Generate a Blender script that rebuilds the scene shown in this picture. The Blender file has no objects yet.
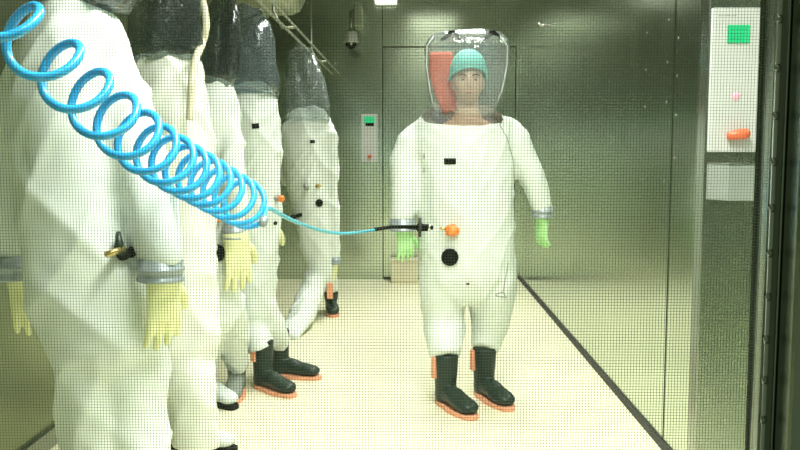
import bpy, bmesh, math, random
from mathutils import Vector, Matrix, Euler, noise
from mathutils.bvhtree import BVHTree
random.seed(4)
S = bpy.context.scene
C = S.collection
PI = math.pi
R = math.radians
# ------------------------------------------------------------------ camera
F = 820.0
CAM = Vector((0, 0, 1.27))
cam_d = bpy.data.cameras.new('camera'); cam = bpy.data.objects.new('camera', cam_d); C.objects.link(cam)
cam.location = CAM
cam.rotation_euler = (R(90) - math.atan(75/F), 0, math.atan(10/F))
cam_d.sensor_width = 36; cam_d.lens = F/800*36; cam_d.clip_start = 0.02
S.camera = cam
RM = cam.rotation_euler.to_matrix()
def ray(px, py):
    return RM @ Vector(((px-400)/F, -(py-225)/F, -1))
def at(px, py, Y):
    d = ray(px, py)
    return CAM + d*(Y/d.y)
# ------------------------------------------------------------------ materials
def mat(name, col, rough=.5, metal=0.0, noise_amt=0.0, nscale=8.0, stretch=(1,1,1), bump=0.0, bscale=60.0, spec=.5, trans=0, emit=None, estr=0, rvar=0.0):
    m = bpy.data.materials.new(name); m.use_nodes = True
    nt = m.node_tree; b = nt.nodes['Principled BSDF']
    b.inputs['Base Color'].default_value = (*col, 1); b.inputs['Roughness'].default_value = rough
    b.inputs['Metallic'].default_value = metal; b.inputs['Specular IOR Level'].default_value = spec
    if emit: b.inputs['Emission Color'].default_value = (*emit, 1); b.inputs['Emission Strength'].default_value = estr
    if noise_amt or bump or rvar:
        tc = nt.nodes.new('ShaderNodeTexCoord'); mp = nt.nodes.new('ShaderNodeMapping'); mp.inputs['Scale'].default_value = stretch
        nt.links.new(tc.outputs['Object'], mp.inputs['Vector'])
        n = nt.nodes.new('ShaderNodeTexNoise'); n.inputs['Scale'].default_value = nscale; n.inputs['Detail'].default_value = 4
        nt.links.new(mp.outputs[0], n.inputs['Vector'])
        if noise_amt:
            cr = nt.nodes.new('ShaderNodeValToRGB')
            cr.color_ramp.elements[0].position = .3; cr.color_ramp.elements[1].position = .7
            cr.color_ramp.elements[0].color = (*[max(0, c*(1-noise_amt)) for c in col], 1)
            cr.color_ramp.elements[1].color = (*[min(1, c*(1+noise_amt)) for c in col], 1)
            nt.links.new(n.outputs['Fac'], cr.inputs[0]); nt.links.new(cr.outputs[0], b.inputs['Base Color'])
        if rvar:
            mr = nt.nodes.new('ShaderNodeMapRange'); mr.inputs[3].default_value = rough-rvar; mr.inputs[4].default_value = rough+rvar
            nt.links.new(n.outputs['Fac'], mr.inputs[0]); nt.links.new(mr.outputs[0], b.inputs['Roughness'])
        if bump:
            n2 = nt.nodes.new('ShaderNodeTexNoise'); n2.inputs['Scale'].default_value = bscale
            nt.links.new(mp.outputs[0], n2.inputs['Vector'])
            bp = nt.nodes.new('ShaderNodeBump'); bp.inputs['Strength'].default_value = bump; bp.inputs['Distance'].default_value = .01
            nt.links.new(n2.outputs['Fac'], bp.inputs['Height']); nt.links.new(bp.outputs[0], b.inputs['Normal'])
    return m
def film(name, tint, haze, hazecol, gloss=.25, rough=.12, bump=.35, bscale=14):
    m = bpy.data.materials.new(name); m.use_nodes = True; nt = m.node_tree
    for n in list(nt.nodes): nt.nodes.remove(n)
    out = nt.nodes.new('ShaderNodeOutputMaterial')
    tr = nt.nodes.new('ShaderNodeBsdfTransparent'); tr.inputs[0].default_value = (*tint, 1)
    df = nt.nodes.new('ShaderNodeBsdfDiffuse'); df.inputs[0].default_value = (*hazecol, 1)
    gl = nt.nodes.new('ShaderNodeBsdfGlossy'); gl.inputs['Roughness'].default_value = rough; gl.inputs[0].default_value = (.9, .95, 1, 1)
    lw = nt.nodes.new('ShaderNodeLayerWeight'); lw.inputs[0].default_value = .35
    tc = nt.nodes.new('ShaderNodeTexCoord'); ns = nt.nodes.new('ShaderNodeTexNoise'); ns.inputs['Scale'].default_value = bscale; ns.inputs['Detail'].default_value = 3
    nt.links.new(tc.outputs['Object'], ns.inputs['Vector'])
    bp = nt.nodes.new('ShaderNodeBump'); bp.inputs['Strength'].default_value = bump; bp.inputs['Distance'].default_value = .03
    nt.links.new(ns.outputs['Fac'], bp.inputs['Height'])
    nt.links.new(bp.outputs[0], gl.inputs['Normal']); nt.links.new(bp.outputs[0], lw.inputs['Normal'])
    m1 = nt.nodes.new('ShaderNodeMixShader'); m1.inputs[0].default_value = haze
    nt.links.new(tr.outputs[0], m1.inputs[1]); nt.links.new(df.outputs[0], m1.inputs[2])
    mm = nt.nodes.new('ShaderNodeMath'); mm.operation = 'MULTIPLY_ADD'; mm.inputs[1].default_value = gloss; mm.inputs[2].default_value = .03 if gloss > .05 else .006
    nt.links.new(lw.outputs['Facing'], mm.inputs[0])
    m2 = nt.nodes.new('ShaderNodeMixShader')
    nt.links.new(mm.outputs[0], m2.inputs[0]); nt.links.new(m1.outputs[0], m2.inputs[1]); nt.links.new(gl.outputs[0], m2.inputs[2])
    nt.links.new(m2.outputs[0], out.inputs[0])
    return m
M = {}
M['steel'] = mat('brushed_steel', (.53, .60, .50), .20, 1, .05, 1.2, (3, 3, .5), 0, 60, rvar=.03)
M['steel_door'] = mat('door_steel', (.53, .60, .50), .20, 1, .05, 1.2, (3, 3, .5), rvar=.03)
M['dark_steel'] = mat('dark_steel', (.31, .345, .29), .27, 1, .05, 1.2, (3, 3, .5))
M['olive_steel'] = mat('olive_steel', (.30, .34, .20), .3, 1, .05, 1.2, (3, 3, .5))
M['box_grey'] = mat('box_paint', (.30, .34, .31), .45, .2, .04, 10)
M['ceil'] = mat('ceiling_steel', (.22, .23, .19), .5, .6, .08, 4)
M['bright'] = mat('polished_steel', (.75, .76, .74), .22, 1, .04, 20)
M['gap'] = mat('dark_gap', (.03, .032, .025), .7, 0, .1, 20)
M['floor'] = mat('epoxy_floor', (.85, .82, .60), .38, 0, .03, 2.5, spec=.4, bump=.03, bscale=90)
M['suit'] = mat('suit_fabric', (.72, .775, .74), .55, 0, .03, 5, bump=.08, bscale=25)
M['suit_used'] = mat('suit_fabric_cream', (.76, .79, .72), .55, 0, .04, 5, bump=.1, bscale=22)
M['pale_film'] = film('pale_hood_film', (.70, .75, .74), .22, (.48, .55, .55), .5, .2, .5, 10)
M['blue_film'] = film('bluish_hood_film', (.48, .55, .56), .22, (.30, .38, .43), .5, .2, .55, 9)
M['clear'] = film('clear_hood_film', (.90, .92, .92), .15, (.62, .66, .70), .40, .14, .55, 13)
M['smoky'] = film('slack_hood_film', (.36, .42, .40), .07, (.22, .28, .28), .35, .2, .5, 9)
M['green_glove'] = mat('green_rubber', (.42, .74, .33), .5, 0, .06, 20)
M['yellow_glove'] = mat('yellow_latex', (.80, .81, .46), .5, 0, .06, 18)
M['cuff'] = mat('cuff_metal', (.34, .39, .41), .42, .35, .08, 25)
M['boot'] = mat('boot_rubber', (.010, .026, .017), .42, 0, .2, 18, bump=.05, bscale=70, spec=.3)
M['grey_boot'] = mat('grey_boot_rubber', (.22, .25, .22), .5, 0, .15, 18)
M['white_boot'] = mat('pale_overshoe', (.68, .74, .74), .5, 0, .06, 18)
M['orange'] = mat('orange_rubber', (.82, .36, .21), .5, 0, .1, 25)
M['pad'] = mat('air_pad_red', (.80, .16, .09), .6, 0, .08, 12)
M['black'] = mat('black_plastic', (.006, .008, .006), .6, 0, .2, 25, spec=.12)
M['grey_pl'] = mat('grey_plastic', (.35, .37, .34), .5, 0, .06, 25)
M['orange_knob'] = mat('orange_plastic', (.90, .26, .05), .4, 0, .06, 25)
M['red_knob'] = mat('red_plastic', (.72, .15, .06), .4, 0, .08, 25)
M['hose'] = mat('blue_tube', (.03, .42, .85), .28, 0, .06, 12, spec=.6)
M['hose_thin'] = mat('teal_tube', (.06, .42, .55), .35, 0, .06, 12)
M['skin'] = mat('skin', (.66, .46, .33), .5, 0, .05, 14)
M['cap'] = mat('cap_fabric', (.18, .58, .52), .7, 0, .1, 30, bump=.3, bscale=45)
M['eye'] = mat('eye_white', (.55, .52, .47), .3, 0, .02, 30)
M['iris'] = mat('eye_iris', (.06, .04, .03), .3, 0, .1, 40)
M['lip'] = mat('lip', (.55, .26, .22), .5, 0, .05, 40)
M['panel'] = mat('panel_white', (.56, .575, .57), .45, 0, .02, 10)
M['screen'] = mat('screen_green', (.01, .25, .1), .3, 0, .05, 40, emit=(.02, .62, .24), estr=.75)
M['led'] = mat('led_pink', (.8, .3, .4), .4, 0, .05, 40, emit=(1, .35, .45), estr=.8)
M['ink'] = mat('grey_ink', (.25, .26, .27), .6, 0, .05, 40)
M['screen_ink'] = mat('screen_ink', (.0, .22, .10), .5, 0, .05, 40, emit=(.02, .5, .2), estr=.45)
M['strap'] = mat('beige_hose', (.62, .60, .44), .55, 0, .08, 20)
M['wire'] = mat('mesh_wire', (.09, .10, .07), .7, 0, .08, 40)
M['brass'] = mat('brass', (.55, .42, .16), .35, .9, .06, 30)
M['pipe'] = mat('pipe_metal', (.42, .44, .35), .45, .7, .08, 6)
M['diff'] = mat('lamp_diffuser', (.9, .9, .85), .5, 0, .02, 10, emit=(1, 1, .86), estr=2.2)
M['diff_small'] = mat('small_lamp_diffuser', (.9, .9, .85), .5, 0, .02, 10, emit=(1, 1, .88), estr=4.0)
M['beige'] = mat('beige_panel', (.70, .66, .48), .5, 0, .05, 6)
gm = film('window_glass', (.98, .99, .975), 0.0, (.5, .5, .5), .02, .02, 0, 5); M['glass'] = gm
# ------------------------------------------------------------------ mesh helpers
class MB:
    def __init__(s): s.v = []; s.f = []
    def add(s, vs, fs):
        o = len(s.v); s.v += [Vector(v) for v in vs]; s.f += [tuple(i+o for i in f) for f in fs]; return s
    def box(s, x0, x1, y0, y1, z0, z1):
        vs = [(x, y, z) for z in (z0, z1) for y in (y0, y1) for x in (x0, x1)]
        return s.add(vs, [(0,2,3,1),(4,5,7,6),(0,1,5,4),(2,6,7,3),(0,4,6,2),(1,3,7,5)])
    def prism(s, poly, z0, z1):
        n = len(poly)
        vs = [(x, y, z0) for x, y in poly] + [(x, y, z1) for x, y in poly]
        fs = [tuple(range(n))[::-1], tuple(range(n, 2*n))] + [(i, (i+1) % n, n+(i+1) % n, n+i) for i in range(n)]
        return s.add(vs, fs)
    def loft(s, rings, u=Vector((1, 0, 0)), n=20, p=2.0, cap=True):
        """rings: (centre, half width along u, half depth)"""
        cs = [Vector(r[0]) for r in rings]; vs = []; k = len(cs)
        for i, r in enumerate(rings):
            t = (cs[min(i+1, k-1)] - cs[max(i-1, 0)]).normalized()
            uu = u - t*u.dot(t)
            if uu.length < 1e-4: uu = Vector((0, 1, 0)) - t*t.y
            uu.normalize(); w = t.cross(uu)
            for j in range(n):
                a = 2*PI*j/n; c, q = math.cos(a), math.sin(a)
                ca = math.copysign(abs(c)**(2/p), c); sa = math.copysign(abs(q)**(2/p), q)
                vs.append(cs[i] + uu*(r[1]*ca) + w*(r[2]*sa))
        fs = [(i*n+j, i*n+(j+1) % n, (i+1)*n+(j+1) % n, (i+1)*n+j) for i in range(k-1) for j in range(n)]
        if cap: fs += [tuple(range(n))[::-1], tuple(range((k-1)*n, k*n))]
        return s.add(vs, fs)
    def tube(s, pts, r, n=10):
        pts = [Vector(p) for p in pts]; k = len(pts); vs = []
        t0 = (pts[1]-pts[0]).normalized(); up = Vector((0, 0, 1)) if abs(t0.z) < .9 else Vector((1, 0, 0))
        uu = (up - t0*up.dot(t0)).normalized()
        for i in range(k):
            t = (pts[min(i+1, k-1)] - pts[max(i-1, 0)]).normalized()
            uu = (uu - t*uu.dot(t)).normalized(); w = t.cross(uu)
            rr = r[i] if isinstance(r, (list, tuple)) else r
            for j in range(n):
                a = 2*PI*j/n; vs.append(pts[i] + uu*(rr*math.cos(a)) + w*(rr*math.sin(a)))
        fs = [(i*n+j, i*n+(j+1) % n, (i+1)*n+(j+1) % n, (i+1)*n+j) for i in range(k-1) for j in range(n)]
        fs += [tuple(range(n))[::-1], tuple(range((k-1)*n, k*n))]
        return s.add(vs, fs)
    def ball(s, c, rx, ry, rz, nu=20, nv=12, m=None):
        c = Vector(c); vs = []; fs = []
        for i in range(nv+1):
            th = PI*i/nv
            for j in range(nu):
                a = 2*PI*j/nu; v = Vector((rx*math.sin(th)*math.cos(a), ry*math.sin(th)*math.sin(a), rz*math.cos(th)))
                if m: v = m @ v
                vs.append(c+v)
        fs = [(i*nu+j, (i+1)*nu+j, (i+1)*nu+(j+1) % nu, i*nu+(j+1) % nu) for i in range(nv) for j in range(nu)]
        return s.add(vs, fs)
    def xf(s, m):
        s.v = [m @ v for v in s.v]; return s
def make_mesh(mb, name, voxel=None, smooth=0, fold=None, weld=True):
    me = bpy.data.meshes.new(name); me.from_pydata([tuple(v) for v in mb.v], [], mb.f)
    bm = bmesh.new(); bm.from_mesh(me)
    if weld: bmesh.ops.remove_doubles(bm, verts=bm.verts, dist=1e-6)
    bmesh.ops.recalc_face_normals(bm, faces=bm.faces); bm.to_mesh(me); bm.free()
    if voxel:
        o = bpy.data.objects.new('tmp', me); C.objects.link(o)
        md = o.modifiers.new('r', 'REMESH'); md.mode = 'VOXEL'; md.voxel_size = voxel
        if smooth:
            ms = o.modifiers.new('s', 'SMOOTH'); ms.factor = .5; ms.iterations = smooth
        dg = bpy.context.evaluated_depsgraph_get(); me2 = bpy.data.meshes.new_from_object(o.evaluated_get(dg))
        bpy.data.objects.remove(o); bpy.data.meshes.remove(me); me = me2; me.name = name
    if fold:
        bm = bmesh.new(); bm.from_mesh(me); bm.normal_update()
        ds = [(v, v.normal.copy()*fold(v.co)) for v in bm.verts]
        for v, d in ds: v.co += d
        bm.to_mesh(me); bm.free()
    return me
def obj(name, mb, m, parent=None, voxel=None, smooth=0, fold=None, flat=False, bevel=0, weld=True):
    """geometry is given in world coordinates; it is stored relative to the parents' origin"""
    me = mb if isinstance(mb, bpy.types.Mesh) else make_mesh(mb, name, voxel, smooth, fold, weld)
    off = Vector((0, 0, 0)); p = parent
    while p is not None: off += p.location; p = p.parent
    if parent is None:
        n = len(me.vertices); xs = [v.co for v in me.vertices]
        lo = Vector([min(v[i] for v in xs) for i in range(3)]); hi = Vector([max(v[i] for v in xs) for i in range(3)])
        base = Vector(((lo.x+hi.x)/2, (lo.y+hi.y)/2, lo.z))
        me.transform(Matrix.Translation(-base))
    else:
        base = Vector((0, 0, 0)); me.transform(Matrix.Translation(-off))
    me.materials.clear(); me.materials.append(m)
    if not flat:
        for pl in me.polygons: pl.use_smooth = True
    o = bpy.data.objects.new(name, me); C.objects.link(o); o.location = base; o.parent = parent
    if bevel:
        b = o.modifiers.new('bevel', 'BEVEL'); b.width = bevel; b.segments = 2; b.limit_method = 'ANGLE'
    return o
def thing(name, label, cat, loc, group=None):
    o = bpy.data.objects.new(name, None); C.objects.link(o); o.location = loc; o.empty_display_size = .1
    return tag(o, label, cat, group)
def tag(o, label, cat, group=None):
    o['label'] = label; o['category'] = cat
    if group: o['group'] = group
    return o
def struct(o): o['kind'] = 'structure'; return o
def lathe_along(p, d, prof, n=20):
    """surface of revolution about axis d through p; prof = (distance, radius)"""
    mb = MB(); d = Vector(d).normalized()
    mb.loft([(Vector(p)+d*a, r, r) for a, r in prof], Vector((1, 0, .01)), n); return mb
# ------------------------------------------------------------------ the setting
XL, XR, YB, ZC, YF = -1.55, 1.085, 8.0, 2.76, 0.80
struct(obj('floor', MB().box(XL-.1, 1.6, YF, YB+.1, -.06, 0), M['floor'], flat=True))
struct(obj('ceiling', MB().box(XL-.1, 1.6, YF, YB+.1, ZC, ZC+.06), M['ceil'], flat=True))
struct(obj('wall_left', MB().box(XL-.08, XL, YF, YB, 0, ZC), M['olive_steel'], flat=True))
wb = MB().box(XL, -.268, YB, YB+.08, 0, ZC).box(-.262, XR+.5, YB, YB+.08, 2.26, ZC).box(1.02, XR+.5, YB, YB+.08, 0, 2.26)
wall_back = struct(obj('wall_back', wb, M['steel'], flat=True))
obj('seam_backing', MB().box(-.5, 1.5, YB+.085, YB+.09, 0, ZC), M['gap'], wall_back, flat=True)
d1 = struct(obj('door_1', MB().box(-.262, 1.015, YB+.008, YB+.07, .02, 2.252), M['steel_door'], flat=True, bevel=.004))
obj('threshold', MB().box(-.26, 1.015, YB-.012, YB+.006, 0.0, .018), M['gap'], d1, flat=True)
S1, S2 = 3.43, 5.24
wr = MB().box(XR, XR+.06, 2.75, S1-.009, .03, ZC).box(XR, XR+.06, S1+.009, S2-.002, .03, ZC).box(XR, XR+.06, S2+.002, YB, .03, ZC)
wall_right = struct(obj('wall_right', wr, M['steel'], flat=True))
obj('seam_backing', MB().box(XR+.062, XR+.07, 2.7, YB, 0, ZC), M['gap'], wall_right, flat=True)
for px, ys in ((642, (33, 70, 107, 180)), (663, (20, 62, 102, 181)), (673, (38, 76, 115, 158))):
    for py in ys:
        Y = XR*F/(px-410); p = at(px, py, Y)
        obj('rivet', MB().ball((XR-.001, Y, p.z), .002, .0055, .0055, 10, 6), M['pipe'], wall_right)
struct(obj('baseboard_right', MB().box(XR-.014, XR, 2.75, YB-.02, 0, .028), M['gap'], flat=True))
struct(obj('baseboard_left', MB().box(XL, XL+.02, YF+.1, YB-.02, 0, .08), M['dark_steel'], flat=True))
struct(obj('wall_right_near', MB().box(1.40, 1.46, YF+.06, 2.75, 0, ZC), M['steel'], flat=True))
# door portal that stands across the near end of the right wall
JX = .951
trim = struct(obj('trim_1', MB().box(JX, 1.40, 2.67, 2.75, 0, ZC), M['dark_steel'], flat=True, bevel=.004))
# front wall with the observation window
WX0, WX1, WZ0, WZ1 = -.52, .344, .80, 1.58
fw = MB().box(XL, WX0-.05, YF, YF+.06, 0, ZC).box(WX1+.034, 1.46, YF, YF+.06, 0, ZC).box(WX0-.05, WX1+.034, YF, YF+.06, 0, WZ0-.05).box(WX0-.05, WX1+.034, YF, YF+.06, WZ1+.05, ZC)
struct(obj('wall_front', fw, M['steel'], flat=True))
fr = MB().box(WX0-.05, WX0, YF-.02, YF+.02, WZ0-.05, WZ1+.05).box(WX1, WX1+.034, YF-.012, YF+.02, WZ0-.05, WZ1+.05).box(WX0, WX1, YF-.012, YF+.02, WZ0-.05, WZ0).box(WX0, WX1, YF-.012, YF+.02, WZ1, WZ1+.05)
win = struct(obj('window_1', fr, M['dark_steel'], flat=True, bevel=.003))
obj('glass_pane', MB().box(WX0, WX1, YF+.008, YF+.012, WZ0, WZ1), M['glass'], win, flat=True)
mesh = MB(); pit = 3.0*YF/F; wr_ = .00015
x = WX0+pit/2
while x < WX1:
    mesh.box(x-wr_, x+wr_, YF-wr_, YF+wr_, WZ0, WZ1); x += pit
z = WZ0+pit/2
while z < WZ1:
    mesh.box(WX0, WX1, YF-wr_, YF+wr_, z-wr_, z+wr_); z += pit
obj('wire_mesh', mesh, M['wire'], win, flat=True, weld=False)
strip = MB().box(WX1-.0005, WX1+.003, YF-.016, YF-.011, WZ0-.01, WZ1+.01)
rs = obj('retaining_strip', strip, M['bright'], win, flat=True)
for py in (-28, 19.6, 68.5, 116, 162, 208, 253, 296.7, 339, 379.5, 419, 458):
    p = at(762, py, YF-.014)
    b = lathe_along((WX1+.0015, YF-.012, p.z), (0, -1, 0), [(0, .0032), (.004, .0032), (.006, .0024)], 10)
    b.tube([(WX1+.0015, YF-.014, p.z-.004), (WX1+.0015, YF-.014, p.z+.004)], .0027, 8)
    obj('bolt', b, M['dark_steel'], rs)
st = MB().box(WX1+.012, WX1+.075, YF-.05, YF-.013, WZ0-.05, WZ1+.05)
obj('frame_rail', st, M['dark_steel'], win, flat=True, bevel=.006)
obj('seal', MB().tube([(WX1+.012, YF-.012, WZ0-.04), (WX1+.012, YF-.012, WZ1+.04)], .002, 8), M['dark_steel'], win)

# ------------------------------------------------------------------ ceiling lights
def ceiling_light(x, y, w, l, label, watts=46):
    t = thing('ceiling_light', label, 'lamp', (x, y, ZC), 'ceiling light panels')
    f = MB()
    for a, b, c, d in ((x-w/2-.03, x-w/2, y-l/2-.03, y+l/2+.03), (x+w/2, x+w/2+.03, y-l/2-.03, y+l/2+.03), (x-w/2, x+w/2, y-l/2-.03, y-l/2), (x-w/2, x+w/2, y+l/2, y+l/2+.03)):
        f.box(a, b, c, d, ZC-.05, ZC)
    obj('frame', f, M['grey_pl'], t, flat=True)
    obj('diffuser', MB().box(x-w/2, x+w/2, y-l/2, y+l/2, ZC-.04, ZC), M['diff'], t, flat=True)
    ld = bpy.data.lights.new('lamp_tube', 'AREA'); ld.shape = 'RECTANGLE'; ld.size = w*.95; ld.size_y = l*.95
    ld.energy = watts; ld.color = (1, 1, .93); ld.spread = R(140)
    lo = bpy.data.objects.new('lamp_tube', ld); C.objects.link(lo); lo.parent = t; lo.location = (0, 0, -.045)
ceiling_light(.25, 1.40, .5, .9, 'added ceiling light panel, out of view just inside the window', 72)  # unseen fill light, added to reach the front of the nearest suit
ceiling_light(.25, 2.85, .5, 1.1, 'middle ceiling light panel, between the window and the person', 40)
ceiling_light(.25, 4.55, .5, 1.1, 'ceiling light panel above the person', 30)
ceiling_light(.25, 6.4, .5, 1.1, 'added ceiling light panel, out of view before the far door', 42)  # extra lamp out of view, added to brighten far floor, suit and panel
# bright lamp just entering the top of the picture
lp = thing('wall_lamp', 'small white lamp at the top edge, above the far wall seam', 'lamp', (-.24, 7.96, 2.60))
obj('diffuser', MB().box(-.33, -.13, 7.88, 7.96, 2.655, 2.70), M['diff_small'], lp, flat=True)
obj('housing', MB().box(-.34, -.12, 7.87, 8.0, 2.70, 2.73).box(-.34, -.12, 7.96, 8.0, 2.64, 2.70), M['grey_pl'], lp, flat=True)

# ------------------------------------------------------------------ cloth and suit pieces
def folds(amp, seed, fx=9, fz=3.0, diag=0.0):
    def f(c):
        q = Vector((c.x*fx + c.z*diag + seed, c.y*fx*.7, c.z*fz))
        a = noise.noise(q)
        b = noise.noise(Vector((c.x*fx*2.3 - c.z*diag*2, c.y*fx*2.3+seed, c.z*fz*1.9)))
        r = max(0, 1-abs(noise.noise(Vector((c.x*fx*.8+c.z*diag*2.2, c.y*4+seed*2, c.z*fz*1.4))))*2.2)**2
        r2 = max(0, 1-abs(noise.noise(Vector((c.x*fx*1.1-c.z*diag*2.6+5, c.y*5-seed, c.z*fz*1.2))))*2.6)**3
        return amp*(a*.8 + b*.35 + r*.6 + r2*.6 - .4)
    return f
def rings_px(lst):
    out = []
    for px, py, Y, w, b in lst:
        out.append((at(px, py, Y), w*Y/F, b))
    return out
def cuff_mb(p, d, r, h=.055):
    return lathe_along(p, d, [(-.004, r*.9), (0, r), (h*.3, r*1.0), (h*.34, r*1.07), (h*.46, r*1.07), (h*.5, r), (h*.8, r), (h*.84, r*1.06), (h*.97, r*1.05), (h, r*.9)], 24)
def glove_mb(curl=.5, spread=1.0, side=1, s=1.0, wrist=.028):
    mb = MB()
    mb.loft([((0, 0, .015), wrist, wrist*.85), ((0, 0, -.01), wrist, wrist*.8), ((0, 0, -.04), .039, .021), ((0, 0, -.075), .043, .0175), ((0, 0, -.098), .039, .013)], n=16)
    for k, (x, L) in enumerate(((-.032, .070), (-.011, .082), (.011, .077), (.031, .060))):
        p = Vector((x, 0, -.085)); ang = 0; sp = x*5.0*spread; pts = [p.copy()]; rr = [.0105]
        for seg, fr_ in enumerate((.25, .2, .2, .2, .15)):
            ang += curl*(.15 if seg == 0 else .38)
            d = Vector((math.sin(sp), math.sin(ang), -math.cos(ang))).normalized()
            p = p + d*(L*fr_); pts.append(p.copy()); rr.append(.0102-.0006*seg)
        rr[-1] = .006
        mb.tube(pts, rr, 10)
    p = Vector((side*.028, .004, -.025)); pts = [p.copy()]; rr = [.015]
    for k, d in enumerate(((side*.75, .25, -.6), (side*.55, .4, -.75), (side*.2, .5, -.85))):
        p = p + Vector(d).normalized()*(.032-.004*k); pts.append(p.copy()); rr.append(.0128-.0012*k)
    p = p+Vector((0, .2, -1)).normalized()*.01; pts.append(p); rr.append(.006)
    mb.tube(pts, rr, 10)
    return mb.xf(Matrix.Scale(s, 4))
def place(mb, p, yaw=0, tilt_x=0, tilt_y=0):
    return mb.xf(Matrix.Translation(Vector(p)) @ Euler((tilt_x, tilt_y, yaw), 'XYZ').to_matrix().to_4x4())
def boot(parent, p, yaw, m, sole_m, pitch=0, tab=True, h=.27, label=None, k=1.0):
    """p = floor point under the shaft; toe points to -y turned by yaw"""
    mx = Matrix.Translation(Vector(p)) @ Euler((pitch, 0, yaw), 'XYZ').to_matrix().to_4x4() @ Matrix.Diagonal((k, k, k*.5+.5, 1))
    mb = MB()
    mb.loft([((0, 0, h), .056, .060), ((0, 0, h-.02), .0565, .0605), ((0, .002, h*.6), .053, .058), ((0, .004, .11), .048, .058), ((0, .002, .04), .046, .057), ((0, .002, .022), .045, .056)], n=20)
    mb.loft([((0, .05, .05), .034, .028), ((0, .03, .052), .043, .032), ((0, -.03, .062), .043, .042), ((0, -.08, .064), .045, .042), ((0, -.13, .054), .050, .033), ((0, -.18, .050), .051, .030), ((0, -.22, .046), .044, .025), ((0, -.242, .042), .026, .017)], n=18, p=2.4)
    b = obj('boot', mb.xf(mx), m, parent, voxel=.008, smooth=5)
    if label: b['label'] = label
    out = []
    for k in range(28):
        a = 2*PI*k/28; c, s_ = math.cos(a), math.sin(a)
        y = -.092 + .166*s_; wid = .050 if y > -.02 else (.046 if y > -.09 else .056)
        out.append((wid*math.copysign(abs(c)**.75, c), y))
    so = MB().prism(out, 0.0, .021)
    obj('sole', so.xf(mx), sole_m, b, flat=True, bevel=.004)
    if tab:
        tb = MB().box(-.067, -.048, -.006, .026, h-.115, h-.012)
        obj('heel_tab', tb.xf(mx), sole_m, b, flat=True, bevel=.005)
    return b
class Surf:
    def __init__(s, o):
        me = o.data; off = Vector((0, 0, 0)); p = o
        while p is not None: off += p.location; p = p.parent
        s.t = BVHTree.FromPolygons([v.co+off for v in me.vertices], [tuple(pl.vertices) for pl in me.polygons])
    def hit(s, px, py, Y=4):
        d = ray(px, py).normalized(); h = s.t.ray_cast(CAM, d)
        if h[0] is None:
            return at(px, py, Y), -d
        n = h[1]
        return h[0], (n if n.dot(d) < 0 else -n)
def patch(sf, px, py, w, h, rot=0, th=.003, nx=5, ny=3):
    mb = MB(); A = []; B = []
    for j in range(ny):
        for i in range(nx):
            dx, dy = (i/(nx-1)-.5)*w, (j/(ny-1)-.5)*h
            q, n = sf.hit(px+dx*math.cos(rot)-dy*math.sin(rot), py+dx*math.sin(rot)+dy*math.cos(rot))
            d = (CAM-q).normalized(); A.append(q+d*th); B.append(q-d*th)
    vs = A+B; k = nx*ny; fs = []
    for j in range(ny-1):
        for i in range(nx-1):
            a = j*nx+i; fs.append((a, a+1, a+nx+1, a+nx)); fs.append((k+a, k+a+nx, k+a+nx+1, k+a+1))
    edge = [i for i in range(nx)] + [j*nx+nx-1 for j in range(1, ny)] + [(ny-1)*nx+i for i in range(nx-2, -1, -1)] + [j*nx for j in range(ny-2, 0, -1)]
    for a, b in zip(edge, edge[1:]+edge[:1]): fs.append((a, k+a, k+b, b))
    return mb.add(vs, fs)
def disc(sf, px, py, r, h=.012):
    q, n = sf.hit(px, py)
    return lathe_along(q-n*.008, n, [(0, r), (.008+h*.7, r), (.008+h*.8, r*.93), (.008+h*.8, r*.82), (.008+h*.5, r*.78), (.008+h*.5, r*.3), (.008+h, r*.25), (.008+h, .0005)], 24)
def line_on(sf, pts, r=.003, n=14, lift=.001):
    out = []
    for (a, b), (c, d) in zip(pts, pts[1:]):
        for k in range(n):
            t = k/n; q, nn = sf.hit(a+(c-a)*t, b+(d-b)*t); out.append(q+nn*lift)
    return MB().tube(out, r, 6)
def valve(parent, sf, px, py, m_knob, k=1.0, stem=None, dirx=None):
    """bayonet air fitting: flange, stem, knob"""
    q, n = sf.hit(px, py)
    if dirx is not None: n = (n*.55+Vector(dirx)).normalized()
    f = obj('air_fitting', lathe_along(q-n*.006, n, [(0, .020*k), (.012*k, .020*k), (.014*k, .012*k), (.030*k, .012*k), (.032*k, .004)], 16), stem or M['grey_pl'], parent)
    obj('knob', lathe_along(q+n*.026*k, n, [(0, .014*k), (.004*k, .021*k), (.022*k, .021*k), (.030*k, .014*k), (.031*k, .001)], 12), m_knob, f)
    return f

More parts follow.
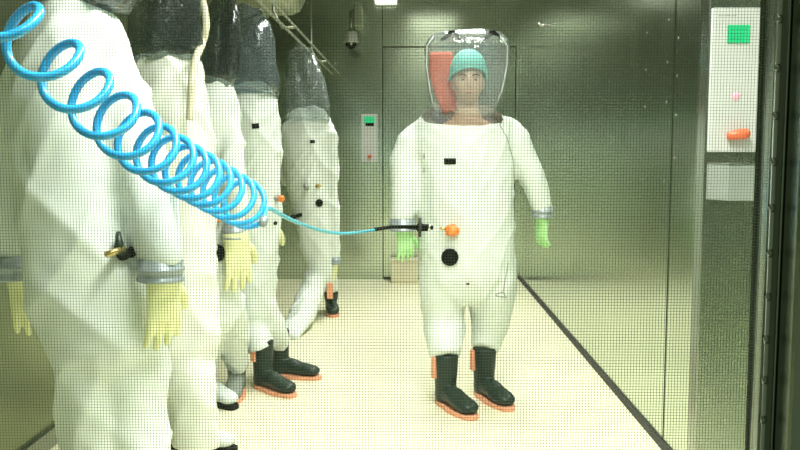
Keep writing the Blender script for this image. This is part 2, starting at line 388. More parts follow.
# ------------------------------------------------------------------ the person
def build_person():
    Y = 4.15
    root = thing('person', 'person in an inflated white suit, clear hood, teal cap and green gloves', 'person', (at(462, 400, Y).x, Y, 0))
    # body: head, neck and shoulders in one skin
    hc = at(468, 82, Y)
    b = MB(); vs = []; nu, nv = 40, 30
    for i in range(nv+1):
        th = PI*i/nv
        for j in range(nu):
            a = 2*PI*j/nu
            x, y, z = math.sin(th)*math.cos(a), math.sin(th)*math.sin(a), math.cos(th)
            px_, py_, pz_ = .076*x, .095*y, .125*z
            if z < 0:
                k = 1-.30*(-z)**1.5; px_ *= k; py_ = py_*(1-.15*(-z)) - .008*(-z)
            fr_ = max(0, -y)
            g = lambda cx, cz, sx, sz: math.exp(-((px_-cx)/sx)**2-((pz_-cz)/sz)**2)
            dn = .024*g(0, -.022, .010, .020) + .010*g(0, .005, .007, .022) + .010*g(0, -.062, .020, .008) + .008*g(0, -.10, .020, .014)
            dn -= .013*g(-.031, .006, .016, .011) + .013*g(.031, .006, .016, .011)
            dn += .006*g(-.03, .024, .02, .007) + .006*g(.03, .024, .02, .007) + .004*g(.04, -.03, .016, .018) + .004*g(-.04, -.03, .016, .018)
            if fr_ > .2: py_ -= dn
            vs.append(hc+Vector((px_, py_, pz_)))
    b.add(vs, [(i*nu+j, (i+1)*nu+j, (i+1)*nu+(j+1) % nu, i*nu+(j+1) % nu) for i in range(nv) for j in range(nu)])
    for sx in (-1, 1):
        b.ball(hc+Vector((sx*.077, .012, -.008)), .010, .020, .032, 12, 8)
    b.loft([(hc+Vector((0, .02, -.06)), .055, .06), (hc+Vector((0, .022, -.13)), .054, .058), (hc+Vector((0, .022, -.18)), .075, .065), (hc+Vector((0, .02, -.22)), .15, .085), (hc+Vector((0, .02, -.34)), .17, .10), (hc+Vector((0, .02, -.7)), .14, .10), (hc+Vector((0, .02, -.8)), .15, .11)], n=20)
    for sx in (-1, 1):
        q = [hc+Vector((sx*x_, .03, z_)) for x_, z_ in ((.0, -.72), (.0, -.8), (.0, -.85), (.0, -.9))]
        b.loft([(q[0], .085, .09), (q[1], .07, .075), (q[2], .05, .055), (q[3], .045, .05)], n=14)
        q = [hc+Vector((sx*x_, .02, z_)) for x_, z_ in ((.12, -.26), (.17, -.36), (.18, -.42))]
        b.loft([(q[0], .05, .05), (q[1], .04, .045), (q[2], .035, .035)], n=12)
    body = obj('body', b, M['skin'], root, voxel=.006, smooth=3)
    for sx in (-1, 1):
        e = obj('eye', MB().ball(hc+Vector((sx*.031, -.0725, .004)), .0125, .0115, .0095, 14, 10), M['eye'], body)
        obj('iris', MB().ball(hc+Vector((sx*.031, -.0835, .005)), .0052, .003, .0052, 10, 6), M['iris'], e)
        obj('eyebrow', MB().tube([hc+Vector((sx*.014, -.094, .024)), hc+Vector((sx*.031, -.094, .030)), hc+Vector((sx*.050, -.080, .025))], .003, 6), M['iris'], body)
    obj('mouth', MB().tube([hc+Vector((-.022, -.085, -.061)), hc+Vector((-.008, -.097, -.059)), hc+Vector((.008, -.097, -.059)), hc+Vector((.022, -.085, -.061))], [.002, .005, .005, .002], 8), M['lip'], body)
    # puffed cap over the hair
    cp = MB(); vs = []; nu, nv = 40, 14
    for i in range(nv+1):
        th = 1.75*i/nv
        for j in range(nu):
            a = 2*PI*j/nu; w = 1+.025*math.sin(a*17+i)+.02*math.sin(a*9)
            fr_ = -math.sin(a)
            zz = .118*math.cos(th)+.045 + (.040*max(0, fr_)*(i/nv)**2) - .012*max(0, -math.cos(a))*(i/nv)**2
            vs.append(hc+Vector((.094*math.sin(th)*math.cos(a)*w, .112*math.sin(th)*math.sin(a)*w+.004, zz)))
    cp.add(vs, [(i*nu+j, (i+1)*nu+j, (i+1)*nu+(j+1) % nu, i*nu+(j+1) % nu) for i in range(nv) for j in range(nu)])
    rim = [vs[nv*nu+j]*1.0 for j in range(nu)]
    cp.tube(rim+[rim[0]], .006, 6)
    obj('bouffant_cap', cp, M['cap'], root)
    # the suit
    m = MB()
    m.loft(rings_px([(467, 303, Y, 30, .11), (467, 293, Y, 44, .16), (467, 275, Y, 49, .19), (467, 240, Y, 48.5, .195), (466, 200, Y, 48.5, .19), (465, 160, Y, 49, .18), (463, 138, Y, 53, .165), (461, 122, Y, 49, .16), (461, 116, Y, 41, .155), (461, 111, Y, 34, .15), (461, 100, Y, 32, .15)]), n=28, p=2.3)
    m.loft(rings_px([(443, 268, Y, 25, .16), (443.5, 290, Y, 25.5, .15), (443.5, 312, Y, 22.5, .13), (444, 330, Y-.03, 21, .115), (445.5, 346, Y-.10, 18, .10), (446, 358, Y-.14, 15.5, .085)]), n=22)
    m.loft(rings_px([(491, 268, Y, 25, .16), (491.5, 290, Y, 25.5, .15), (491, 310, Y+.03, 21, .13), (490, 325, Y+.03, 18.5, .11), (486.5, 340, Y+.03, 16, .095), (484.5, 350, Y+.0, 14.5, .083)]), n=22)
    m.loft(rings_px([(428, 131, Y, 16, .09), (410, 143, Y, 16, .09), (404, 165, Y-.02, 15.5, .085), (402.5, 195, Y-.05, 14, .078), (402.5, 217, Y-.07, 12.5, .066), (402.5, 222, Y-.075, 11.5, .06)]), n=20)
    m.loft(rings_px([(503, 129, Y, 16, .09), (517, 142, Y, 15, .09), (528, 168, Y, 13.5, .075), (537, 192, Y, 12, .066), (542, 207, Y, 10.5, .055), (543.5, 211, Y, 9.5, .05)]), n=20)
    suit = obj('protective_suit', m, M['suit'], root, voxel=.012, smooth=9, fold=folds(.010, 3.1, 8, 3.2, 1.5))
    # open neckline, lower at the front
    bm = bmesh.new(); bm.from_mesh(suit.data)
    zf = at(461, 124.5, Y-.15).z - root.location.z; x0 = at(461-37, 100, Y).x-root.location.x; x1 = at(461+37, 100, Y).x-root.location.x
    fs = [f for f in bm.faces if x0 < f.calc_center_median().x < x1 and f.calc_center_median().z > zf-.08]
    ge = set(fs) | {e for f in fs for e in f.edges} | {v for f in fs for v in f.verts}
    bmesh.ops.bisect_plane(bm, geom=list(ge), plane_co=(0, -.15, zf), plane_no=Vector((0, -.42, 1)).normalized(), clear_outer=True)
    bm.to_mesh(suit.data); bm.free()
    sf = Surf(suit)
    obj('label_patch', patch(sf, 450, 161.3, 12, 6), M['black'], suit)
    obj('exhaust_valve', disc(sf, 450, 257, .042, .018), M['black'], suit)
    f = obj('air_fitting', lathe_along(sf.hit(453, 230)[0]+Vector((0, .006, 0)), (.15, -1, .1), [(0, .030), (.012, .030), (.014, .02), (.03, .02), (.032, .005)], 18), M['orange_knob'], suit)
    q = sf.hit(452, 230)[0]
    obj('knob', lathe_along(q+Vector((-.005, -.028, 0)), (1, -.25, -.05), [(-.026, .012), (-.022, .026), (.012, .027), (.026, .021), (.038, .014), (.04, .001)], 14), M['orange_knob'], f)
    obj('stem', lathe_along(q+Vector((-.018, -.025, .008)), (-1, -.1, .08), [(0, .008), (.04, .008), (.042, .005)], 10), M['brass'], f)
    obj('zipper', line_on(sf, [(496, 118), (507, 138), (513, 160), (514, 185)], .0025), M['grey_pl'], suit)
    obj('seam_tape', line_on(sf, [(424, 142), (424.5, 190), (421, 222)], .0022), M['suit_used'], suit)
    for py in (156, 170):
        obj('seam_tab', patch(sf, 424, py, 2.2, 5, 0, .003, 3, 3), M['grey_pl'], suit)
    obj('thigh_pocket', line_on(sf, [(508, 262), (503, 292), (496, 294), (496, 296), (506, 297.5), (503, 292)], .003), M['grey_pl'], suit)
    obj('knee_tab', patch(sf, 468, 284, 3, 1.6, 0, .003, 3, 3), M['black'], suit)
    # cuffs and gloves
    for (p0, p1, w, gp, gy, tx, ty, side, cu) in (((402.5, 219), (402.5, 231), 12.6, (404, 232), R(20), R(-12), R(-2), 1, .75), ((543, 206.5), (542.6, 218), 10.3, (542.3, 219), R(-60), R(0), R(2), -1, .55)):
        Yc = Y-.075 if side == 1 else Y
        a, c = at(*p0, Yc), at(*p1, Yc)
        cf = obj('cuff_ring', cuff_mb(a, c-a, w*Yc/F, (c-a).length), M['cuff'], root)
        g = place(glove_mb(cu, .8, side, 1.02, .044 if side == 1 else .038), at(*gp, Yc)+Vector((0, 0, .008)), gy, tx, ty)
        obj('rubber_glove', g, M['green_glove'], root, voxel=.004, smooth=2)
    # boots
    boot(root, (at(446, 355, Y-.14).x, Y-.14, 0), R(27), M['boot'], M['orange'], h=.250, k=1.08)
    boot(root, (at(484.5, 347, Y+.0).x, Y+.0, 0), R(23), M['boot'], M['orange'], h=.252, k=1.08)
    # clear inflated hood
    h = MB()
    h.loft(rings_px([(461, 120, Y-.02, 29, .145), (462, 111, Y-.01, 32, .155), (464, 96, Y, 36.5, .17), (466, 78, Y, 39.5, .18), (467, 60, Y, 41.5, .185), (467, 47, Y, 41.5, .185), (467, 40, Y, 39, .175), (467, 35, Y, 34, .15), (467, 33, Y, 26, .11)]), n=48, p=2.9)
    hood = obj('clear_hood', h, M['clear'], root, fold=folds(.007, 8.3, 14, 5, 2))
    # air pad inside the hood, behind the head
    pad = MB().loft(rings_px([(450, 112, Y+.09, 7, .010), (447, 100, Y+.10, 9, .012), (445, 90, Y+.10, 11, .014), (442, 72, Y+.10, 13, .014), (441, 55, Y+.10, 11.5, .012), (441, 52, Y+.10, 10.5, .008)]), n=16, p=5)
    obj('air_pad', pad, M['pad'], hood)
    for px in (451, 492):
        w = MB()
        c = at(px, 37, Y-.15)
        w.tube([c+Vector((-.045, .01, -.012)), c+Vector((-.02, -.003, .002)), c+Vector((.005, -.003, .016)), c+Vector((.03, .01, .010)), c+Vector((.045, .02, -.01))], [.008, .010, .008, .008, .005], 8)
        w.tube([c+Vector((-.02, .0, .004)), c+Vector((-.008, .0, .026)), c+Vector((.012, .0, .028)), c+Vector((.025, .005, .012))], .006, 8)
        obj('hood_clip', w, M['black'], hood)
    obj('hood_seam', MB().tube([at(434, 110, Y-.08), at(430, 90, Y-.14), at(426.5, 66, Y-.14), at(427, 46, Y-.14), at(434, 36, Y-.14)], .0035, 8), M['panel'], hood)
    obj('hood_seam', MB().tube([at(494, 110, Y-.08), at(502, 90, Y-.14), at(507, 66, Y-.14), at(507.5, 46, Y-.14), at(500, 36, Y-.14)], .0035, 8), M['panel'], hood)
    return root, sf
person, psf = build_person()

# ------------------------------------------------------------------ hanging suits
GR = 'protective suits hanging on the rail'
RAILX, RAILZ = -.75, 2.0
def hung(label, Y, torso, arms, legs, hood, seed, m, amp=.012, yaw=0, hood_m='smoky', voxel=.011, hook=True):
    cx = at(torso[len(torso)//2][0], 200, Y).x
    root = thing('protective_suit', label, 'suit', (cx, Y, 0), GR)
    mb = MB(); u = Vector((math.cos(yaw), math.sin(yaw), 0))
    mb.loft(rings_px(torso), u, n=28, p=2.2)
    for l in legs: mb.loft(rings_px(l), u, n=18)
    for a in arms: mb.loft(rings_px(a), u, n=18)
    body = obj('suit_body', mb, m, root, voxel=voxel, smooth=7, fold=folds(amp*1.7, seed, 6.5, 1.5, 1.6))
    hd = MB().loft(rings_px(hood), u, n=44, p=2.3)
    hf = folds(.028, seed*1.7, 11, 1.3, 1.6)
    ho = obj('slack_hood', hd, M[hood_m], root, fold=hf)
    if hook:
        top = at(hood[-1][0], hood[-1][1], hood[-1][2])
        obj('hanging_hook', MB().tube([top+Vector((0, 0, -.02)), Vector((top.x*.5+RAILX*.5, Y, (top.z+RAILZ)/2)), Vector((RAILX, Y, RAILZ-.004)), Vector((RAILX-.012, Y, RAILZ+.012)), Vector((RAILX-.024, Y, RAILZ))], .005, 8), M['bright'], root)
    return root, body, Surf(body), ho
def arm_end(root, p0, p1, Y, w, gp, gyaw, tx, ty, side, curl, s=1.0, gm='yellow_glove'):
    a, c = at(*p0, Y), at(*p1, Y)
    obj('cuff_ring', cuff_mb(a, c-a, w*Y/F, (c-a).length), M['cuff'], root)
    g = place(glove_mb(curl, .7, side, s, min(.04, w*Y/F*.75)), at(*gp, Y)+Vector((0, 0, .010)), gyaw, tx, ty)
    obj('rubber_glove', g, M[gm], root, voxel=.0045, smooth=2)

# nearest suit
YA = 1.95
ra, ba, sa, ha = hung('white suit nearest the window, filling the left edge of the picture, with two yellow gloves', YA,
    [(112, 378, YA, 34, .08), (110, 350, YA, 58, .115), (97, 300, YA, 64, .13), (86, 250, YA, 62, .14), (76, 190, YA, 58, .145), (75, 130, YA, 61, .15), (74, 75, YA, 59, .14), (76, 38, YA, 53, .12), (79, 14, YA, 43, .10), (82, 2, YA, 34, .09)],
    [[(98, 58, YA, 32, .075), (116, 98, YA-.02, 30, .075), (135, 148, YA-.04, 29, .07), (151, 203, YA-.07, 27, .062), (160, 245, YA-.08, 25, .056), (161, 266, YA-.08, 21, .048)],
     [(48, 50, YA, 32, .075), (28, 90, YA+.05, 30, .075), (17, 150, YA+.09, 28, .068), (9, 210, YA+.1, 26, .06), (8, 250, YA+.1, 23, .053), (8, 262, YA+.1, 21, .048)]],
    [[(86, 290, YA, 40, .12), (93, 370, YA, 38, .11), (94, 410, YA, 35, .10), (100, 470, YA, 32, .09), (104, 560, YA, 30, .08), (106, 590, YA, 28, .08)],
     [(126, 290, YA+.02, 40, .12), (133, 370, YA+.03, 37, .11), (134, 410, YA+.03, 34, .10), (140, 470, YA+.03, 32, .09), (150, 560, YA+.02, 30, .08), (152, 590, YA+.02, 28, .08)]],
    [(84, 6, YA, 42, .095), (84, -20, YA, 52, .11), (86, -60, YA, 50, .11), (90, -100, YA, 44, .10), (94, -130, YA, 25, .06)],
    1.3, M['suit'], .009, R(12))
arm_end(ra, (160.5, 260), (160.5, 281), YA-.08, 22.5, (163, 281), R(50), R(4), R(-3), 1, .25, 1.08)
arm_end(ra, (8, 256), (8, 279), YA+.1, 23, (22, 279), R(15), R(0), R(-8), 1, .3, .98)
boot(ra, (at(105, 590, YA).x, YA, 0), R(20), M['boot'], M['orange']); boot(ra, (at(152, 590, YA+.02).x, YA+.02, 0), R(28), M['boot'], M['orange'])
f = valve(ra, sa, 130, 252, M['black'], .7, M['black'], (-.6, -.6, 0))
obj('lever', MB().tube([sa.hit(130, 254)[0]+Vector((0, -.03, 0)), sa.hit(127, 246)[0]+Vector((-.006, -.035, 0)), sa.hit(123, 232)[0]+Vector((0, -.03, .004))], [.008, .013, .005], 8), M['boot'], f)
obj('nozzle', MB().tube([sa.hit(129, 247)[0]+Vector((0, -.035, 0)), sa.hit(113, 252)[0]+Vector((0, -.045, 0))], [.009, .007], 10), M['brass'], f)

# second suit
YB2 = 2.9
rb, bb, sb, hb = hung('white suit with a black-looking hood, second from the window, behind the blue coil', YB2,
    [(186, 364, YB2, 20, .08), (186, 345, YB2, 35, .11), (184, 300, YB2, 36, .12), (182, 240, YB2, 36, .13), (178, 180, YB2, 37, .14), (174, 120, YB2, 37, .14), (168, 80, YB2, 36, .125), (166, 62, YB2, 33, .11), (165, 55, YB2, 30, .10)],
    [[(192, 90, YB2, 18, .07), (198, 140, YB2+.05, 18, .065), (200, 200, YB2+.08, 17, .06), (200, 250, YB2+.08, 15, .05)],
     [(146, 90, YB2, 18, .07), (138, 140, YB2+.05, 18, .065), (136, 200, YB2+.08, 17, .06), (136, 245, YB2+.08, 15, .05)]],
    [[(178, 330, YB2, 26, .10), (192, 390, YB2-.02, 27, .095), (195, 430, YB2-.03, 26, .09), (195, 448, YB2-.03, 25, .085)],
     [(198, 330, YB2+.05, 22, .10), (194, 362, YB2+.25, 20, .095), (186, 390, YB2+.48, 18, .085), (184, 400, YB2+.5, 17, .08)]],
    [(165, 60, YB2, 33, .115), (165, 46, YB2, 34, .12), (166, 20, YB2, 33, .12), (167, -15, YB2, 31, .11), (168, -38, YB2, 22, .08), (169, -48, YB2, 10, .04)],
    7.7, M['suit_used'], .011, R(25))
arm_end(rb, (200, 246), (200, 261), YB2+.08, 15, (200, 262), R(60), 0, 0, 1, .3, .95)
arm_end(rb, (136, 240), (136, 255), YB2+.08, 15, (136, 256), R(60), 0, 0, 1, .3, .95)
boot(rb, (at(181, 440, YB2+.51).x, YB2+.51, 0), R(78), M['white_boot'], M['black'], tab=False, label='pale boot with a dark sole')
boot(rb, (at(195, 440, YB2-.03).x, YB2-.03, 0), R(40), M['white_boot'], M['black'], tab=False, label='pale boot with a dark sole')
obj('label_patch', patch(sb, 190.5, 173, 7, 9, R(15)), M['black'], bb)

# third suit
YC = 3.75
rc, bc, sc_, hc_ = hung('white suit squeezed between its neighbours, third from the window, with silver cuff and grey boots', YC,
    [(214, 334, YC, 15, .08), (214, 320, YC, 26, .11), (212, 280, YC, 27, .12), (210, 230, YC, 26, .13), (209, 170, YC, 27, .13), (211, 120, YC, 29, .13), (214, 98, YC, 25, .11), (216, 86, YC, 19, .09), (217, 79, YC, 16, .08)],
    [[(226, 112, YC, 14, .065), (231, 140, YC-.05, 13.5, .062), (234, 180, YC-.1, 13, .058), (234, 215, YC-.12, 12.5, .052), (234, 228, YC-.12, 11, .048)],
     [(196, 112, YC, 14, .065), (190, 150, YC+.05, 13, .062), (188, 210, YC+.08, 12, .055), (188, 235, YC+.08, 11, .05)]],
    [[(206, 300, YC, 17, .10), (207, 330, YC+.15, 16, .09), (207, 356, YC+.33, 14, .08)],
     [(228, 300, YC+.1, 17, .10), (233, 330, YC+.3, 15, .09), (236, 356, YC+.45, 13, .08), (237, 366, YC+.48, 12, .078)]],
    [(217, 88, YC, 17, .095), (218, 70, YC, 19, .10), (220, 40, YC, 18, .10), (221, 15, YC, 15, .08), (222, 0, YC, 10, .05), (223, -6, YC, 6, .03)],
    2.9, M['suit'], .010, R(25))
arm_end(rc, (234, 226), (234, 239), YC-.12, 11.8, (236, 239), R(40), 0, R(-4), 1, .25, 1.55)
arm_end(rc, (188, 232), (188, 245), YC+.08, 11.8, (188, 246), R(70), 0, 0, 1, .3, 1.0)
boot(rc, (at(207, 390, YC+.34).x, YC+.34, 0), R(46), M['white_boot'], M['black'], tab=False, label='pale boot with a dark sole')
boot(rc, (at(237, 380, YC+.48).x, YC+.48, 0), R(5), M['grey_boot'], M['orange'], tab=False, label='grey boot with an orange sole')
obj('exhaust_valve', disc(sc_, 216, 253, .040, .016), M['black'], bc)
valve(rc, sc_, 217, 217, M['orange_knob'], .9)

# fourth suit
YD = 4.35
rd, bd, sd, hd_ = hung('white suit with bluish hood and black boots, fourth from the window', YD,
    [(252, 324, YD, 13, .08), (252, 312, YD, 23, .12), (253, 280, YD, 24, .13), (253, 230, YD, 25, .14), (254, 180, YD, 26, .14), (253, 130, YD, 28, .14), (251, 106, YD, 28, .13), (250, 94, YD, 25, .115), (249, 86, YD-.02, 21, .10)],
    [[(268, 116, YD, 12, .07), (271, 150, YD, 11.5, .065), (270, 190, YD-.02, 11, .06), (268, 214, YD-.02, 10, .052)],
     [(236, 118, YD, 12, .07), (234, 150, YD+.05, 11, .065), (234, 200, YD+.05, 10, .06)]],
    [[(262, 298, YD, 14, .10), (268, 318, YD+.05, 14, .095), (276, 332, YD+.12, 12, .085), (279, 341, YD+.18, 11, .078)],
     [(242, 298, YD, 15, .10), (250, 325, YD-.02, 13.5, .09), (259, 342, YD-.06, 14.5, .095), (261.5, 351, YD-.07, 14.5, .092)]],
    [(251, 95, YD-.02, 26, .12), (251, 80, YD, 27, .135), (251, 60, YD, 26, .135), (250, 40, YD, 23, .125), (249, 24, YD, 18, .10), (248, 12, YD, 11, .06), (248, 8, YD, 6, .03)],
    5.2, M['suit'], .010, R(30), hood_m='blue_film')
arm_end(rd, (268, 213), (267.5, 222), YD-.02, 9.5, (266, 222), R(25), 0, R(2), 1, .3, 1.5)
boot(rd, (at(263, 350, YD-.07).x, YD-.07, 0), R(48), M['boot'], M['orange'])
boot(rd, (at(279, 338, YD+.18).x, YD+.18, 0), R(72), M['boot'], M['orange'], tab=False)
obj('label_patch', patch(sd, 255.5, 126, 7.5, 5, R(-5)), M['black'], bd)
valve(rd, sd, 276, 198, M['orange_knob'], .9)
for px, py in ((262, 209), (275, 223)):
    obj('snap_button', disc(sd, px, py, .010, .01), M['black'], bd)

# fifth suit
YE = 6.1
re_, be, se, he = hung('white suit farthest from the window, nearest the far wall, one leg trailing on the floor', YE,
    [(322, 282, YE, 13, .09), (320, 262, YE, 15, .10), (318, 240, YE, 18, .11), (315, 215, YE, 21, .12), (312, 190, YE, 24, .12), (309, 160, YE, 28, .13), (308, 138, YE, 29, .13), (308, 125, YE, 27, .12), (308, 117, YE, 21, .11), (308, 113, YE-.02, 18, .10)],
    [[(328, 132, YE, 9, .065), (332, 155, YE, 7.5, .06), (332, 190, YE, 7, .055), (334, 230, YE-.02, 6.5, .05), (335, 258, YE-.02, 6, .048)],
     [(290, 132, YE, 9, .065), (287, 160, YE+.05, 7, .05), (288, 185, YE+.08, 6, .05)]],
    [[(317, 272, YE, 12, .09), (311, 294, YE-.12, 13, .09), (303, 313, YE-.35, 14, .075), (295, 327, YE-.55, 13, .055), (288, 338, YE-.7, 10, .035)],
     [(326, 270, YE, 10, .08), (330, 282, YE+.15, 8.5, .07), (331, 286, YE+.22, 8, .07)]],
    [(308, 121, YE-.02, 21, .13), (308, 106, YE, 22, .135), (306, 85, YE, 20, .13), (302, 66, YE, 16, .11), (299, 52, YE, 12, .08), (298, 44, YE, 7, .04)],
    9.4, M['suit'], .010, R(20), hood_m='pale_film')
boot(re_, (at(331, 290, YE+.28).x, YE+.28, 0), R(10), M['boot'], M['orange'], tab=False, h=.16)
arm_end(re_, (335, 257), (335, 264), YE-.02, 6.2, (335, 264), R(80), 0, 0, 1, .3, .9)
obj('label_patch', patch(se, 312.5, 141.5, 5, 3.2), M['black'], be)
obj('exhaust_valve', disc(se, 319, 203, .028, .014), M['black'], be)
valve(re_, se, 306, 186, M['grey_pl'], 1.0)
fe = valve(re_, se, 317, 186, M['brass'], .75, M['brass'])
obj('belt_strap', line_on(se, [(293, 217), (304, 214)], .014, 6), M['black'], be)
obj('orange_tag', MB().box(*[v for c in (at(330, 291, YE-.1),) for v in (c.x-.022, c.x+.022, c.y-.01, c.y+.01, c.z-.06, c.z+.06)]), M['orange'], re_, flat=True, bevel=.006)

# ------------------------------------------------------------------ rail, hoses, pipe, camera
rl = thing('hanging_rail', 'double metal rail above the hanging suits, running to the far wall', 'rail', (RAILX, 4.5, RAILZ))
obj('rail_bar', MB().tube([(RAILX, .9, RAILZ), (RAILX, YB-.005, RAILZ)], .009, 12), M['pipe'], rl)
obj('rail_bar', MB().tube([(RAILX+.062, .9, RAILZ+.005), (RAILX+.062, YB-.005, RAILZ+.005)], .0075, 12), M['pipe'], rl)
for y in (1.4, 3.3, 5.0, 6.9):
    obj('bracket', MB().tube([(RAILX+.065, y, RAILZ+.005), (RAILX-.02, y, RAILZ), (RAILX-.07, y, RAILZ+.1), (RAILX-.07, y, ZC)], .009, 8), M['pipe'], rl)

# coiled hose
ax = [(-43, -25, 1.15, 0.0421), (5, 17, 1.25, 0.0457), (48, 57, 1.34, 0.0490), (79, 88, 1.42, 0.0520), (107, 114, 1.49, 0.0536), (131, 133, 1.56, 0.0552), (149, 148, 1.62, 0.0553), (167, 159, 1.68, 0.0553), (181, 168, 1.74, 0.0552), (194, 175, 1.81, 0.0563), (206, 182, 1.88, 0.0573), (218, 189, 1.96, 0.0586), (230, 196, 2.04, 0.0597), (241, 202, 2.12, 0.0608), (249, 206, 2.20, 0.0590)]
cpts = [at(a, b, d) for a, b, d, r in ax]
hp = []
N = 36
prev_u = None
for i in range(len(ax)-1):
    for k in range(N):
        t = k/N; p = cpts[i].lerp(cpts[i+1], t)
        # smooth centre line
        d = (cpts[min(i+2, len(ax)-1)]-cpts[i]).lerp((cpts[min(i+2, len(ax)-1)]-cpts[i]), t).normalized()
        r = ax[i][3]*(1-t)+ax[i+1][3]*t
        u = Vector((0, 0, 1)); u = (u-d*u.dot(d)).normalized(); w = d.cross(u)
        a = -2*PI*t + 2.2
        hp.append(p + u*(r*math.cos(a)) + w*(r*math.sin(a)))
# soften the joins between turns
for _ in range(3):
    hp = [hp[0]] + [(hp[i-1]+hp[i]*2+hp[i+1])/4 for i in range(1, len(hp)-1)] + [hp[-1]]
fitp = psf.hit(417, 227.5)[0]
hose = thing('coiled_hose', 'bright blue coiled air hose stretching across the suits to the person', 'hose', (hp[100].x, hp[100].y, hp[-1].z))
lead = [Vector((-.80, 1.05, ZC-.01)), Vector((-.80, 1.06, 2.2)), Vector((-.76, 1.10, 1.75)), hp[0]+(hp[0]-hp[6])*1.2]
def spl(pts, n=10):
    out = []; P = [pts[0]]+list(pts)+[pts[-1]]
    for i in range(1, len(P)-2):
        for k in range(n):
            t = k/n; a, b, c, d = P[i-1], P[i], P[i+1], P[i+2]
            out.append(.5*((2*b)+(c-a)*t+(2*a-5*b+4*c-d)*t*t+(3*b-a-3*c+d)*t**3))
    out.append(Vector(pts[-1])); return out
allp = spl(lead, 8)[:-1] + hp
obj('coil', MB().tube(allp, .0076, 10), M['hose'], hose)
e = hp[-1]
tail = [e, at(268, 208.5, 2.32), at(285, 217, 2.56), at(305, 225.5, 2.85), at(325, 231.5, 3.15), at(345, 233.5, 3.40), at(368, 231, 3.66), at(392, 227, 3.84)]
obj('straight_lead', MB().tube(spl(tail, 10), .0066, 10), M['hose_thin'], hose)
hx = at(388, 227.6, 3.83)
obj('hose_ferrule', MB().tube([at(375, 229.3, 3.71), at(392, 227, 3.84), at(410, 227.2, 3.87)], .0085, 10), M['black'], hose)
obj('end_clamp', lathe_along(e, (tail[1]-e), [(-.012, .012), (.02, .012), (.03, .009), (.034, .004)], 14), M['cuff'], hose)
cq = at(420.5, 227.5, 3.88)
cf = obj('quick_coupling', lathe_along(at(408, 227.3, 3.87), (1, .05, -.02), [(0, .009), (.042, .012), (.044, .020), (.068, .020), (.07, .017), (.10, .017), (.104, .010), (.118, .010), (.12, .003)], 16), M['black'], hose)
obj('coupling_collar', lathe_along(at(418, 227.5, 3.87), (1, .05, -.02), [(0, .014), (.003, .046), (.014, .046), (.018, .014)], 20), M['gap'], cf)
obj('coupling_band', lathe_along(at(427, 227.3, 3.872), (1, .05, -.02), [(.004, .019), (.016, .019)], 16), M['bright'], cf)

# beige hose hanging beside the second suit
hs = [at(204, -40, 3.0), at(202, -5, 2.98), at(205, 12, 2.95), at(206, 28, 2.93), at(202, 44, 2.92), at(196, 58, 2.80), at(192, 80, 2.745), at(191, 100, 2.735), at(190, 120, 2.73)]
tag(obj('breathing_hose', MB().tube(spl([Vector((hs[0].x, 3.0, RAILZ+.01))]+hs, 8), .013, 12), M['strap']), 'cream air hose hanging down beside the black-looking hood of the second suit', 'hose')

# ventilation pipe under the ceiling
pz, py_ = 2.43, 6.0
pp = thing('ventilation_pipe', 'fat grey-green pipe under the ceiling above the rail', 'pipe', (-1.1, py_, pz-.21))
obj('pipe_body', MB().loft([((XL+.002, py_, pz), .2, .2), ((-1.0, py_, pz), .2, .2), ((-.86, py_, pz), .195, .195), ((-.80, py_, pz), .17, .17), ((-.765, py_, pz), .11, .11), ((-.75, py_, pz), .04, .04)], Vector((0, 1, 0)), 28), M['pipe'], pp)
obj('flange', MB().loft([((-1.06, py_, pz), .215, .215), ((-1.03, py_, pz), .215, .215)], Vector((0, 1, 0)), 28), M['pipe'], pp)
for sx in (-1.3, -1.0):
    obj('pipe_strap', MB().box(sx-.015, sx+.015, py_-.01, py_+.01, pz+.19, ZC), M['pipe'], pp, flat=True)

# dome camera
YCAM = 7.65
c0 = at(351, 37, YCAM)
sc2 = thing('security_camera', 'small dome camera hanging from a bracket on the far wall', 'camera', (c0.x, YCAM, c0.z-.1))
obj('housing', lathe_along(c0+Vector((0, 0, .05)), (0, 0, -1), [(-.002, .01), (0, .045), (.02, .058), (.06, .060), (.085, .068), (.10, .068), (.102, .05)], 24), M['panel'], sc2)
dm = obj('dome', MB().ball(c0+Vector((0, 0, -.055)), .052, .052, .055, 20, 12), M['black'], sc2)
obj('lens', MB().ball(c0+Vector((.006, -.048, -.065)), .014, .008, .014, 12, 8), M['bright'], dm)
bz = c0.z
obj('mount_pole', MB().tube([c0+Vector((0, 0, .04)), c0+Vector((0, 0, .23)), c0+Vector((.02, .1, .25)), Vector((c0.x+.02, YB, bz+.25))], .014, 10), M['dark_steel'], sc2)
q = at(357, 14, YCAM)
obj('junction_box', MB().box(q.x-.035, q.x+.04, YCAM+.02, YB, q.z-.1, q.z+.1), M['pipe'], sc2, flat=True, bevel=.012)

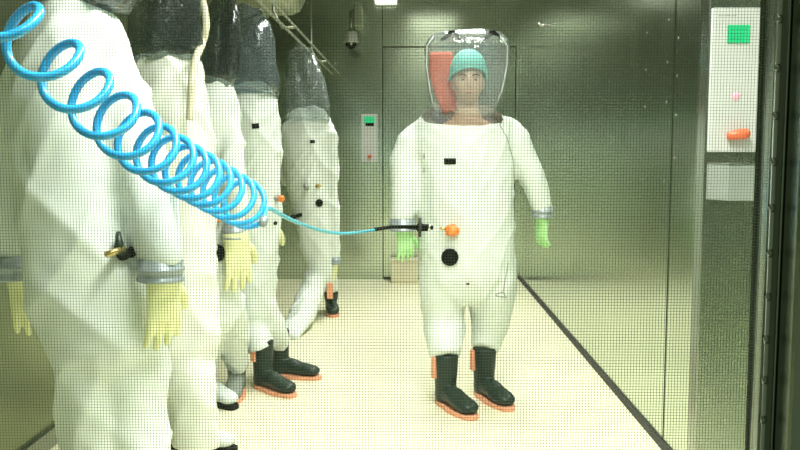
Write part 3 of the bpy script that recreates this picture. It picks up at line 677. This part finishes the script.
# ------------------------------------------------------------------ control panels
def bars(x0, x1, z, y, h, n, seed):
    rnd = random.Random(seed); mb = MB(); x = x0
    for k in range(n):
        w = (x1-x0)/n*rnd.uniform(.5, .85); mb.box(x, x+w, y-.0012, y, z-h/2, z+h/2); x += (x1-x0)/n
    return mb
YP = 2.668
a, b_ = at(711.5, 8.3, YP), at(759.5, 152, YP)
cp = thing('control_panel', 'tall white control panel with green screen and red knob on the near door post', 'panel', ((a.x+b_.x)/2, YP, b_.z))
face = obj('face_plate', MB().box(a.x, b_.x, YP-.016, YP+.002, b_.z, a.z), M['panel'], cp, flat=True, bevel=.004)
s0, s1 = at(727.5, 25, YP-.018), at(749.5, 43, YP-.018)
sc3 = obj('display', MB().box(s0.x, s1.x, YP-.021, YP-.014, s1.z, s0.z), M['screen'], cp, flat=True, bevel=.001)
hh = (s0.z-s1.z)
for k in range(3):
    zz = s0.z - hh*(.25+.25*k)
    obj('text_row', bars(s0.x+.008, s1.x-.008-.012*k, zz, YP-.0205, .0022, 6, k), M['screen_ink'], sc3, flat=True)
t0, t1 = at(719, 15.5, YP-.017), at(737, 15.5, YP-.017)
obj('caption', bars(t0.x, t1.x, t0.z, YP-.0155, .0028, 7, 9), M['ink'], cp, flat=True)
l0 = at(736, 96, YP-.017)
obj('indicator_light', lathe_along((l0.x, YP-.015, l0.z), (0, -1, 0), [(0, .012), (.003, .012), (.005, .007), (.0055, .001)], 20), M['led'], cp)
k0 = at(738, 134.5, YP-.03)
kn = MB().loft([((k0.x-.034, YP-.028, k0.z-.005), .010, .010), ((k0.x-.026, YP-.032, k0.z-.004), .016, .014), ((k0.x-.008, YP-.036, k0.z-.001), .017, .016), ((k0.x+.014, YP-.036, k0.z+.002), .022, .018), ((k0.x+.026, YP-.034, k0.z+.003), .020, .016), ((k0.x+.033, YP-.032, k0.z+.004), .010, .010)], Vector((0, 1, 0)), 16)
kk = obj('red_knob', kn, M['red_knob'], cp)
obj('knob_stem', lathe_along((k0.x, YP-.015, k0.z), (0, -1, 0), [(0, .014), (.022, .012)], 14), M['grey_pl'], kk)

x_ = lambda px, Y: at(px, 180, Y).x
zt, zb = at(735, 164, YP).z, at(735, 199.5, YP).z
poly = [(x_(705.5, YP), YP+.010), (x_(757, YP)+.004, YP+.010), (x_(757, YP-.08), YP-.075), (x_(729, YP-.08), YP-.075)]
bx = thing('metal_box', 'small steel box with a slanted side under the white control panel', 'box', (poly[0][0]+.08, YP, zb))
obj('shell', MB().prism(poly[::-1], zb, zt), M['box_grey'], bx, flat=True, bevel=.003)
obj('lip', MB().prism([(x, y-.003 if y < YP-.01 else y) for x, y in poly[::-1]], zt, zt+.004), M['bright'], bx, flat=True)

a, b_ = at(361, 114, YB), at(377.5, 162, YB)
c2 = thing('control_panel', 'small white control panel with green screen on the far wall', 'panel', ((a.x+b_.x)/2, YB, b_.z))
obj('face_plate', MB().box(a.x, b_.x, YB-.02, YB+.002, b_.z, a.z), M['panel'], c2, flat=True, bevel=.004)
s0, s1 = at(364, 116.5, YB-.02), at(374.5, 123, YB-.02)
obj('display', MB().box(s0.x, s1.x, YB-.026, YB-.015, s1.z, s0.z), M['screen'], c2, flat=True, bevel=.001)
s0, s1 = at(365.5, 123.2, YB-.02), at(374, 126, YB-.02)
obj('button_bar', MB().box(s0.x, s1.x, YB-.026, YB-.015, s1.z, s0.z), M['black'], c2, flat=True)
k0 = at(370, 156.5, YB-.02)
obj('knob', lathe_along((k0.x, YB-.018, k0.z), (0, -1, 0), [(0, .016), (.02, .02), (.034, .018), (.036, .002)], 14), M['red_knob'], c2)

# bolt-on hook high on the right wall
q = at(543, 26, 6.66)
hk = thing('wall_hook', 'small shiny hook high on the right wall', 'hook', (XR, 6.66, q.z))
obj('plate', MB().box(XR-.008, XR+.001, 6.60, 6.72, q.z-.035, q.z+.035), M['bright'], hk, flat=True, bevel=.003)
obj('peg', MB().tube([(XR-.004, 6.66, q.z+.005), (XR-.045, 6.64, q.z+.003), (XR-.062, 6.64, q.z+.02)], .012, 10), M['bright'], hk)

# pale beige box at the foot of the far door
a, b_ = at(391, 258, 7.9), at(418, 284.5, 7.9)
bn = thing('low_box', 'low beige box on the floor behind the person', 'bin', ((a.x+b_.x)/2, 7.85, 0))
obj('box_body', MB().prism([(a.x, 7.78), (b_.x, 7.78), (b_.x, 7.96), (a.x, 7.96)], .0, a.z), M['beige'], bn, flat=True, bevel=.012)
obj('rim', MB().prism([(a.x-.01, 7.772), (b_.x+.01, 7.772), (b_.x+.01, 7.968), (a.x-.01, 7.968)], a.z-.02, a.z+.004), M['beige'], bn, flat=True, bevel=.006)

# ------------------------------------------------------------------ light and view
W = bpy.data.worlds.new('world'); S.world = W; W.use_nodes = True
bg = W.node_tree.nodes['Background']; bg.inputs[0].default_value = (.80, 1.0, .62, 1); bg.inputs[1].default_value = .2
S.view_settings.view_transform = 'Standard'; S.view_settings.look = 'None'
S.view_settings.gamma = 1; S.view_settings.exposure = 0.0; S.view_settings.use_curve_mapping = False
S.cycles.transparent_max_bounces = 24; S.cycles.max_bounces = 10
